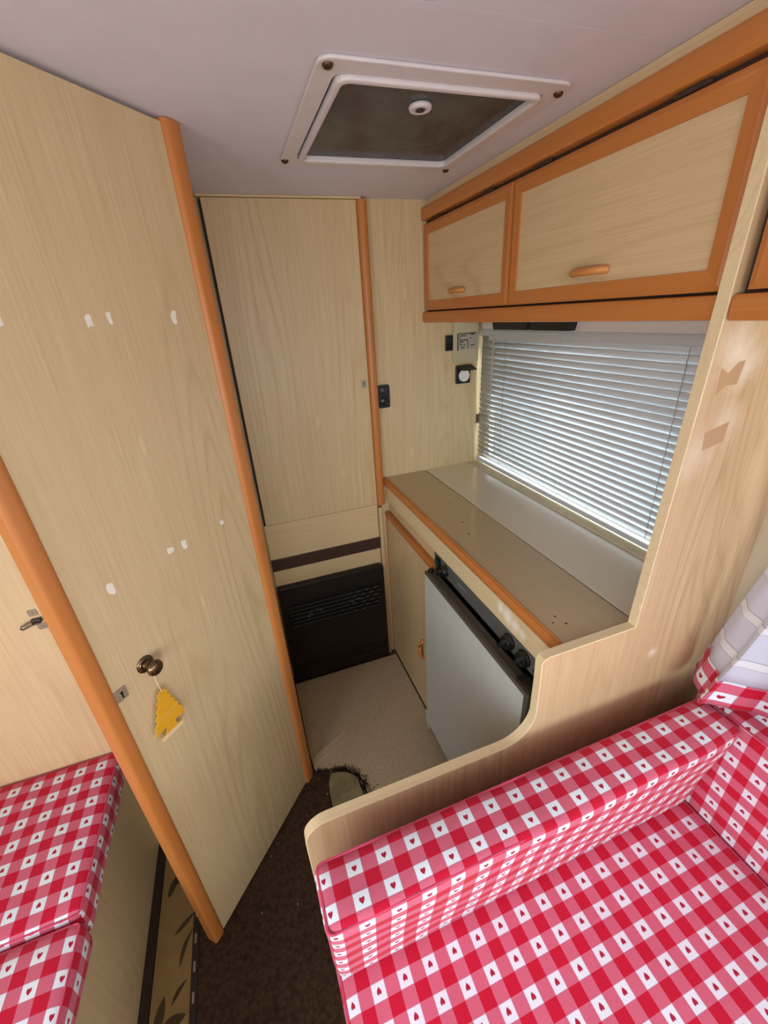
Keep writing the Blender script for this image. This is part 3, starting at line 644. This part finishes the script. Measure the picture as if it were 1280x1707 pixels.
# ------------------------------------------------------------------ floor coverings
def flat(name, pts, z0, z1, mat, label, cat):
    b = BM(); extr(b, pts, 'z', z0, z1); return tag(obj(name, b, mat, bev=.001), label, cat)
flat('brown_carpet', [(-.405, -1.5), (-.405, 1.10), (-.24, 1.10), (-.03, 1.118), (.002, 1.112), (.025, 1.098), (.050, 1.088), (.048, 1.06), (.038, 1.01), (.036, .955), (.05, .90), (.09, .82), (.10, .522), (-.0445, .522), (-.0445, -1.5)], .0005, .008, m_dark, 'dark brown embossed carpet on the floor between the seats', 'carpet')
bc = [(-.003, 1.600), (-.003, 1.180), (.004, 1.112), (.020, 1.100), (.045, 1.096), (.062, 1.086), (.085, 1.090), (.105, 1.078), (.125, 1.068), (.140, 1.056), (.156, 1.040), (.166, 1.020), (.172, .99), (.172, .96), (.185, .90), (.20, .75), (.20, .522), (.5205, .522), (.5205, 1.565), (.30, 1.566), (-.003, 1.567)]
bc = bc[1:]
t = thing('beige_carpet', 'pale beige carpet offcut with a torn corner on the kitchen floor', 'carpet', (.25, 1.1, 0)); P = Off(t)
b = BM(); extr(b, bc, 'z', .0005, .0095); P('pile', b, m_beige, bev=.002)
b = BM()
V = [b.verts.new(p) for p in [(.006, 1.116, .0095), (.075, 1.165, .0095), (.190, 1.235, .0095), (.18, 1.25, .0096), (.065, 1.205, .016), (.004, 1.15, .022)]]
b.faces.new(V); b.faces.new([b.verts.new(p) for p in [(.006, 1.116, .0095), (.075, 1.165, .0095), (.190, 1.235, .0095), (.075, 1.18, .013), (.004, 1.125, .017)]]); P('fold', b, m_beige)
t = thing('torn_board_scrap', 'torn khaki scrap of floor board with frayed black edges at the carpet corner', 'scrap', (.11, 1.0, 0)); P = Off(t)
rnd = random.Random(8)
b = BM(); pts = [(.060, 1.066), (.046, 1.045), (.040, 1.000), (.040, .955), (.055, .90), (.10, .85), (.150, .88), (.158, .935), (.150, .98), (.152, 1.01), (.138, 1.035), (.110, 1.055), (.085, 1.070)]
extr(b, pts, 'z', .0102, .016); bmesh.ops.subdivide_edges(b, edges=b.edges, cuts=2)
for v in b.verts: v.co += Vector((rnd.uniform(-.002, .002), rnd.uniform(-.002, .002), rnd.uniform(0, .003) if v.co.z > .012 else 0))
P('board_piece', b, m_debris)
b = BM(); path = [(.012, 1.100), (.035, 1.092), (.060, 1.084), (.085, 1.080), (.108, 1.068), (.130, 1.056), (.148, 1.040), (.158, 1.022), (.163, .998), (.165, .972), (.166, .94)]
for k in range(300):
    s = rnd.uniform(0, len(path)-1.001); i = int(s); f = s-i
    x = path[i][0]+(path[i+1][0]-path[i][0])*f+rnd.gauss(0, .007)*(.4+s/6); y = path[i][1]+(path[i+1][1]-path[i][1])*f+rnd.gauss(0, .006)*(.4+s/6); a = rnd.uniform(0, 2*pi); l = rnd.uniform(.003, .010)
    tube(b, [(x, y, .011), (x+l*.5*cos(a), y+l*.5*sin(a), .0155+rnd.uniform(0, .004)), (x+l*cos(a), y+l*sin(a), .013+rnd.uniform(0, .006))], .0013, 3)
P('frayed_edge', b, m_fray, kind='stuff')
b = BM()
for k in range(9):
    x = rnd.uniform(.105, .165); y = rnd.uniform(.93, 1.04); tube(b, [(x, y, .019), (x+rnd.uniform(-.02, .02), y+rnd.uniform(-.03, .01), .0205)], .0007, 3)
P('loose_thread', b, plain('pale_thread', (190, 176, 140), .8), kind='stuff')
# scattered crumbs on brown carpet
b = BM()
for k in range(8):
    x = rnd.uniform(-.3, .07); y = rnd.uniform(.55, 1.05); s = rnd.uniform(.0008, .0022); box(b, x-s, x+s, y-s, y+s*1.5, .0083, .0095)
for x, y in ((.055, .99), (.03, 1.005), (.045, 1.03)): box(b, x-.003, x+.003, y-.003, y+.003, .0083, .010, .001)
tag(obj('carpet_crumbs', b, plain('crumbs', (150, 120, 96), .9), kind='stuff'), 'pale crumbs scattered on the dark brown carpet', 'crumbs')
t = thing('leaf_print_runner', 'ochre vinyl strip with dark leaf print beside the left bench', 'runner', (-.47, .6, 0)); P = Off(t)
b = BM(); box(b, -.522, -.424, -1.5, 1.060, .0005, .004); P('vinyl', b, m_rug)
b = BM(); box(b, -.4238, -.4055, -1.5, 1.060, .0005, .0095, .002); P('border', b, m_plinth, label='dark stitched border')
for y in [1.06-.062*i for i in range(14)]:
    b = BM(); box(b, -.418, -.4125, y-.011, y+.011, .0095, .0101); P('stitch', b, m_stitch)
def leaf(cx, cy, L, w, ang, bend=0.0):
    b = BM(); ptsA, ptsB = [], []
    for i in range(11):
        s = i/10; hw = w*.5*sin(pi*s)**.8*(1-.25*s)+.0002; lx = L*(s-.5); ly = bend*sin(pi*s)
        ptsA.append((lx, ly+hw)); ptsB.append((lx, ly-hw))
    a = radians(ang); q = [(cx+x*cos(a)-y*sin(a), cy+x*sin(a)+y*cos(a)) for x, y in ptsA+ptsB[::-1][1:-1]]
    extr(b, q, 'z', .0041, .0045); P('printed_leaf', b, m_leaf)
for a in ((-.485, .915, .075, .022, 62, .004), (-.455, .925, .06, .026, 20, 0), (-.448, .800, .07, .014, 35, 0), (-.440, .742, .085, .012, 68, .006), (-.452, .652, .055, .012, 48, .004), (-.4975, .622, .075, .026, 78, 0), (-.463, .6, .062, .030, 8, 0), (-.50, .575, .06, .012, 40, .004), (-.46, .44, .08, .02, 60, .004), (-.49, .4, .07, .02, 120, 0)): leaf(*a)

# ------------------------------------------------------------------ cushions
def rounded_cushion(x0, x1, y0, y1, z0, z1, r, uvf, crown=.0, shear=None, step=.03):
    """box with every edge rounded by r; uvf(face_id, x, y, z) gives cloth coordinates in metres"""
    h = ((x1-x0)/2, (y1-y0)/2, (z1-z0)/2); c = Vector(((x0+x1)/2, (y0+y1)/2, (z0+z1)/2))
    def coords(hh):
        a = [-hh, -hh+r*.35, -hh+r]; n = max(1, int((2*hh-2*r)/step)); b_ = [(-hh+r)+(2*hh-2*r)*i/n for i in range(1, n)]; return a+b_+[hh-r, hh-r*.35, hh]
    bm = BM(); uv = bm.loops.layers.uv.new('UVMap'); cache = {}
    def vert(p):
        k = tuple(round(q, 5) for q in p)
        if k not in cache:
            core = Vector([max(-hh+r, min(hh-r, q)) for q, hh in zip(p, h)]); d = Vector(p)-core
            q = core+(d.normalized()*r if d.length > 1e-9 else d)
            if crown:
                f = (1-(abs(p[0])/h[0])**4)*(1-(abs(p[1])/h[1])**4); q.z += crown*f*(1 if p[2] > 0 else 0)
            q = q+c
            if p[2] > 0: q.z += .0016*sin(q.x*19+1.3)*sin(q.y*23+.7)+.0010*sin(q.x*41+q.y*33)
            q.y += .0014*sin(q.x*17+q.z*21)*(1 if abs(p[1]) > h[1]-r*1.1 else 0)
            q.x += .0012*sin(q.y*21+q.z*17)*(1 if abs(p[0]) > h[0]-r*1.1 else 0)
            if shear: q = shear(q)
            cache[k] = bm.verts.new(q)
        return cache[k]
    for ax in range(3):
        a1, a2 = [i for i in range(3) if i != ax]; A, B = coords(h[a1]), coords(h[a2])
        for sg in (-1, 1):
            for i in range(len(A)-1):
                for j in range(len(B)-1):
                    q = []
                    for (s, t_) in ((A[i], B[j]), (A[i+1], B[j]), (A[i+1], B[j+1]), (A[i], B[j+1])):
                        p = [0, 0, 0]; p[ax] = sg*h[ax]; p[a1] = s; p[a2] = t_; q.append(tuple(p))
                    f = bm.faces.new([vert(p) for p in q])
                    for l, p in zip(f.loops, q): l[uv].uv = uvf((ax, sg), p[0]+c.x, p[1]+c.y, p[2]+c.z)
    return bm
def uv_seat(x0, x1, y0, y1, z1, px, py, flip=-1):
    def f(face, x, y, z):
        ax, sg = face; d = z1-z
        if ax == 2: u, v = x, y
        elif ax == 0: u, v = (x1+d if sg > 0 else x0-d), y
        else: u, v = x, (y1+d if sg > 0 else y0-d)
        return ((u-px), (v-py)*flip)
    return f
def cushion(name, label, ext, r, uvf, group=None, **k):
    t = thing(name, label, 'cushion', ((ext[0]+ext[1])/2, (ext[2]+ext[3])/2, ext[4]), 0, group); P = Off(t)
    b = rounded_cushion(*ext, r, uvf, **k); P('cover', b, m_ging, smooth=True)
    x0, x1, y0, y1, z0, z1 = ext; sh = k.get('shear') or (lambda q: q)
    def loop(z, e):
        pts = []
        for (px, py) in rrect(x0+e, x1-e, y0+e, y1-e, max(r*.5, .008), 4): pts.append(sh(Vector((px, py, z))))
        q = []
        for i in range(len(pts)):
            a, b_ = pts[i], pts[(i+1) % len(pts)]; n = max(1, int((b_-a).length/.08))
            for j in range(n): q.append(a+(b_-a)*j/n)
        return q
    b = BM(); tube(b, loop(z1-r*.30, r*.26), .0022, 6, True); P('piping', b, m_piping, smooth=True)
    return t
# left bench
t = thing('left_bench', 'pale wood bench box below the left gingham cushions', 'bench', (-.82, .2, 0)); P = Off(t)
b = BM(); box(b, X0+.002, -.549, -1.2, 1.0605, .002, .404, .002); P('box', b, wood('bench_wood_foil', (222, 202, 160), (196, 172, 128), 'z', .7))
b = BM(); box(b, -.5485, -.5235, -1.2, 1.0605, .001, .010, .001); P('plinth', b, m_plinth, label='dark plinth strip')
Z = .490
cushion('bench_cushion', 'rear red gingham bench cushion against the left washroom wall', (X0+.004, -.527, .656, 1.0595, .4045, Z), .018, uv_seat(-1.1, -.527, .656, 1.0595, Z, -.566, 1.018, -1), crown=.006)
cushion('bench_cushion', 'front red gingham bench cushion at the lower left picture corner', (X0+.004, -.520, -.10, .650, .4045, Z), .020, uv_seat(-1.1, -.520, -.1, .650, Z, -.533, .610, 1), crown=.008)
# right bench
t = thing('right_bench', 'pale wood bench box under the large gingham seat cushion', 'bench', (.45, -.1, 0)); P = Off(t)
b = BM(); box(b, -.010, .995, -1.2, .4975, .002, .372, .002); P('box', b, m_woodz)
ZS = .470
cushion('seat_cushion', 'wide red gingham seat cushion in the lower right', (-.036, .858, -.75, .4925, .3725, ZS), .022, uv_seat(-.036, .858, -.75, .4925, ZS, .033, .333, -1), crown=.004)
BZ0, BZ1 = .4745, .783
def back_shear(q):
    s = (q.z-BZ0)/(BZ1-BZ0)
    y0 = q.y; q.y -= s*(.052+.018*(y0-.37)/.1225)
    q.y += .010*max(0, (q.x-.70)/.16)**2*(1 if y0 < .42 else 0)*s
    return q
def uv_back(face, x, y, z):
    ax, sg = face; yf, x0, x1, px, py = .370, -.034, .856, -.022, .4556
    if ax == 2: u, v = x, y
    elif ax == 1: u, v = x, yf-(BZ1-z)
    else: u, v = (x0-(y-yf) if sg < 0 else x1+(y-yf)), yf-(BZ1-z)
    return (u-px, v-py)
cushion('back_cushion', 'long red gingham backrest cushion leaning along the partition', (-.034, .856, .370, .4925, BZ0, BZ1), .020, uv_back, shear=back_shear, step=.022)
def uv_side(face, x, y, z):
    ax, sg = face
    if ax == 2: u, v = y, BZ1+(x-.862)
    elif ax == 0: u, v = y, z
    else: u, v = y+(x-.862), z
    return (u-.33, -(v-.735))
cushion('side_cushion', 'red gingham backrest cushion below the right window and curtain', (.8600, .9800, -.75, .4400, .3735, BZ1-.002), .020, uv_side)

# ------------------------------------------------------------------ curtain
t = thing('curtain', 'white voile curtain with red gingham hem bunched on the corner cushions', 'curtain', (.90, .15, .79)); P = Off(t)
def curtain_point(s, z):
    """s: 0 at the partition side .. 1; z from 1.50 down to the hem"""
    zt, zb = 1.50, .792
    f = max(0, min(1, (zt-z)/(zt-zb)))                      # 0 top .. 1 hem
    y_edge = .300+.176*f**.6
    width = .62+.10*f
    y = y_edge-width*s
    n = 4.2; amp = .012+.026*f
    ph = 2*pi*n*(s**.95)+.25
    x = .925-.030*f-.012*f**3+amp*cos(ph)+.0055*sin(2.63*ph+1.2)
    y += .30*amp*sin(2*ph)+.003*sin(5.1*ph)
    if f > .80: x -= (f-.80)*.14*(.5-.5*cos(ph))
    return Vector((x, y, z))
def sheet(z_top, z_bot, nz, ns, v_off=0, mapper=None):
    bm = BM(); uv = bm.loops.layers.uv.new('UVMap'); G = []
    for j in range(nz+1):
        z = z_top+(z_bot-z_top)*j/nz; G.append([bm.verts.new(curtain_point(i/ns, z)) for i in range(ns+1)])
    for j in range(nz):
        for i in range(ns):
            f = bm.faces.new((G[j][i], G[j][i+1], G[j+1][i+1], G[j+1][i]))
            for l, (ii, jj) in zip(f.loops, ((i, j), (i+1, j), (i+1, j+1), (i, j+1))):
                z = z_top+(z_bot-z_top)*jj/nz; l[uv].uv = (ii/ns*1.15, z*1.05-v_off)
    return bm
v = P('voile', sheet(1.50, .862, 26, 150), m_voile, smooth=True)
v.modifiers.new('thickness', 'SOLIDIFY').thickness = .0008
h = P('gingham_hem', sheet(.863, .795, 6, 150, .03), m_ging, smooth=True, label='red gingham hem band')
h.modifiers.new('thickness', 'SOLIDIFY').thickness = .0012
b = BM(); tube(b, [(.94, .42, 1.505), (.94, -.6, 1.505)], .006, 10); 
tag(obj('curtain_rail', b, m_white, smooth=True), 'white curtain rail above the side window behind the seats', 'rail')
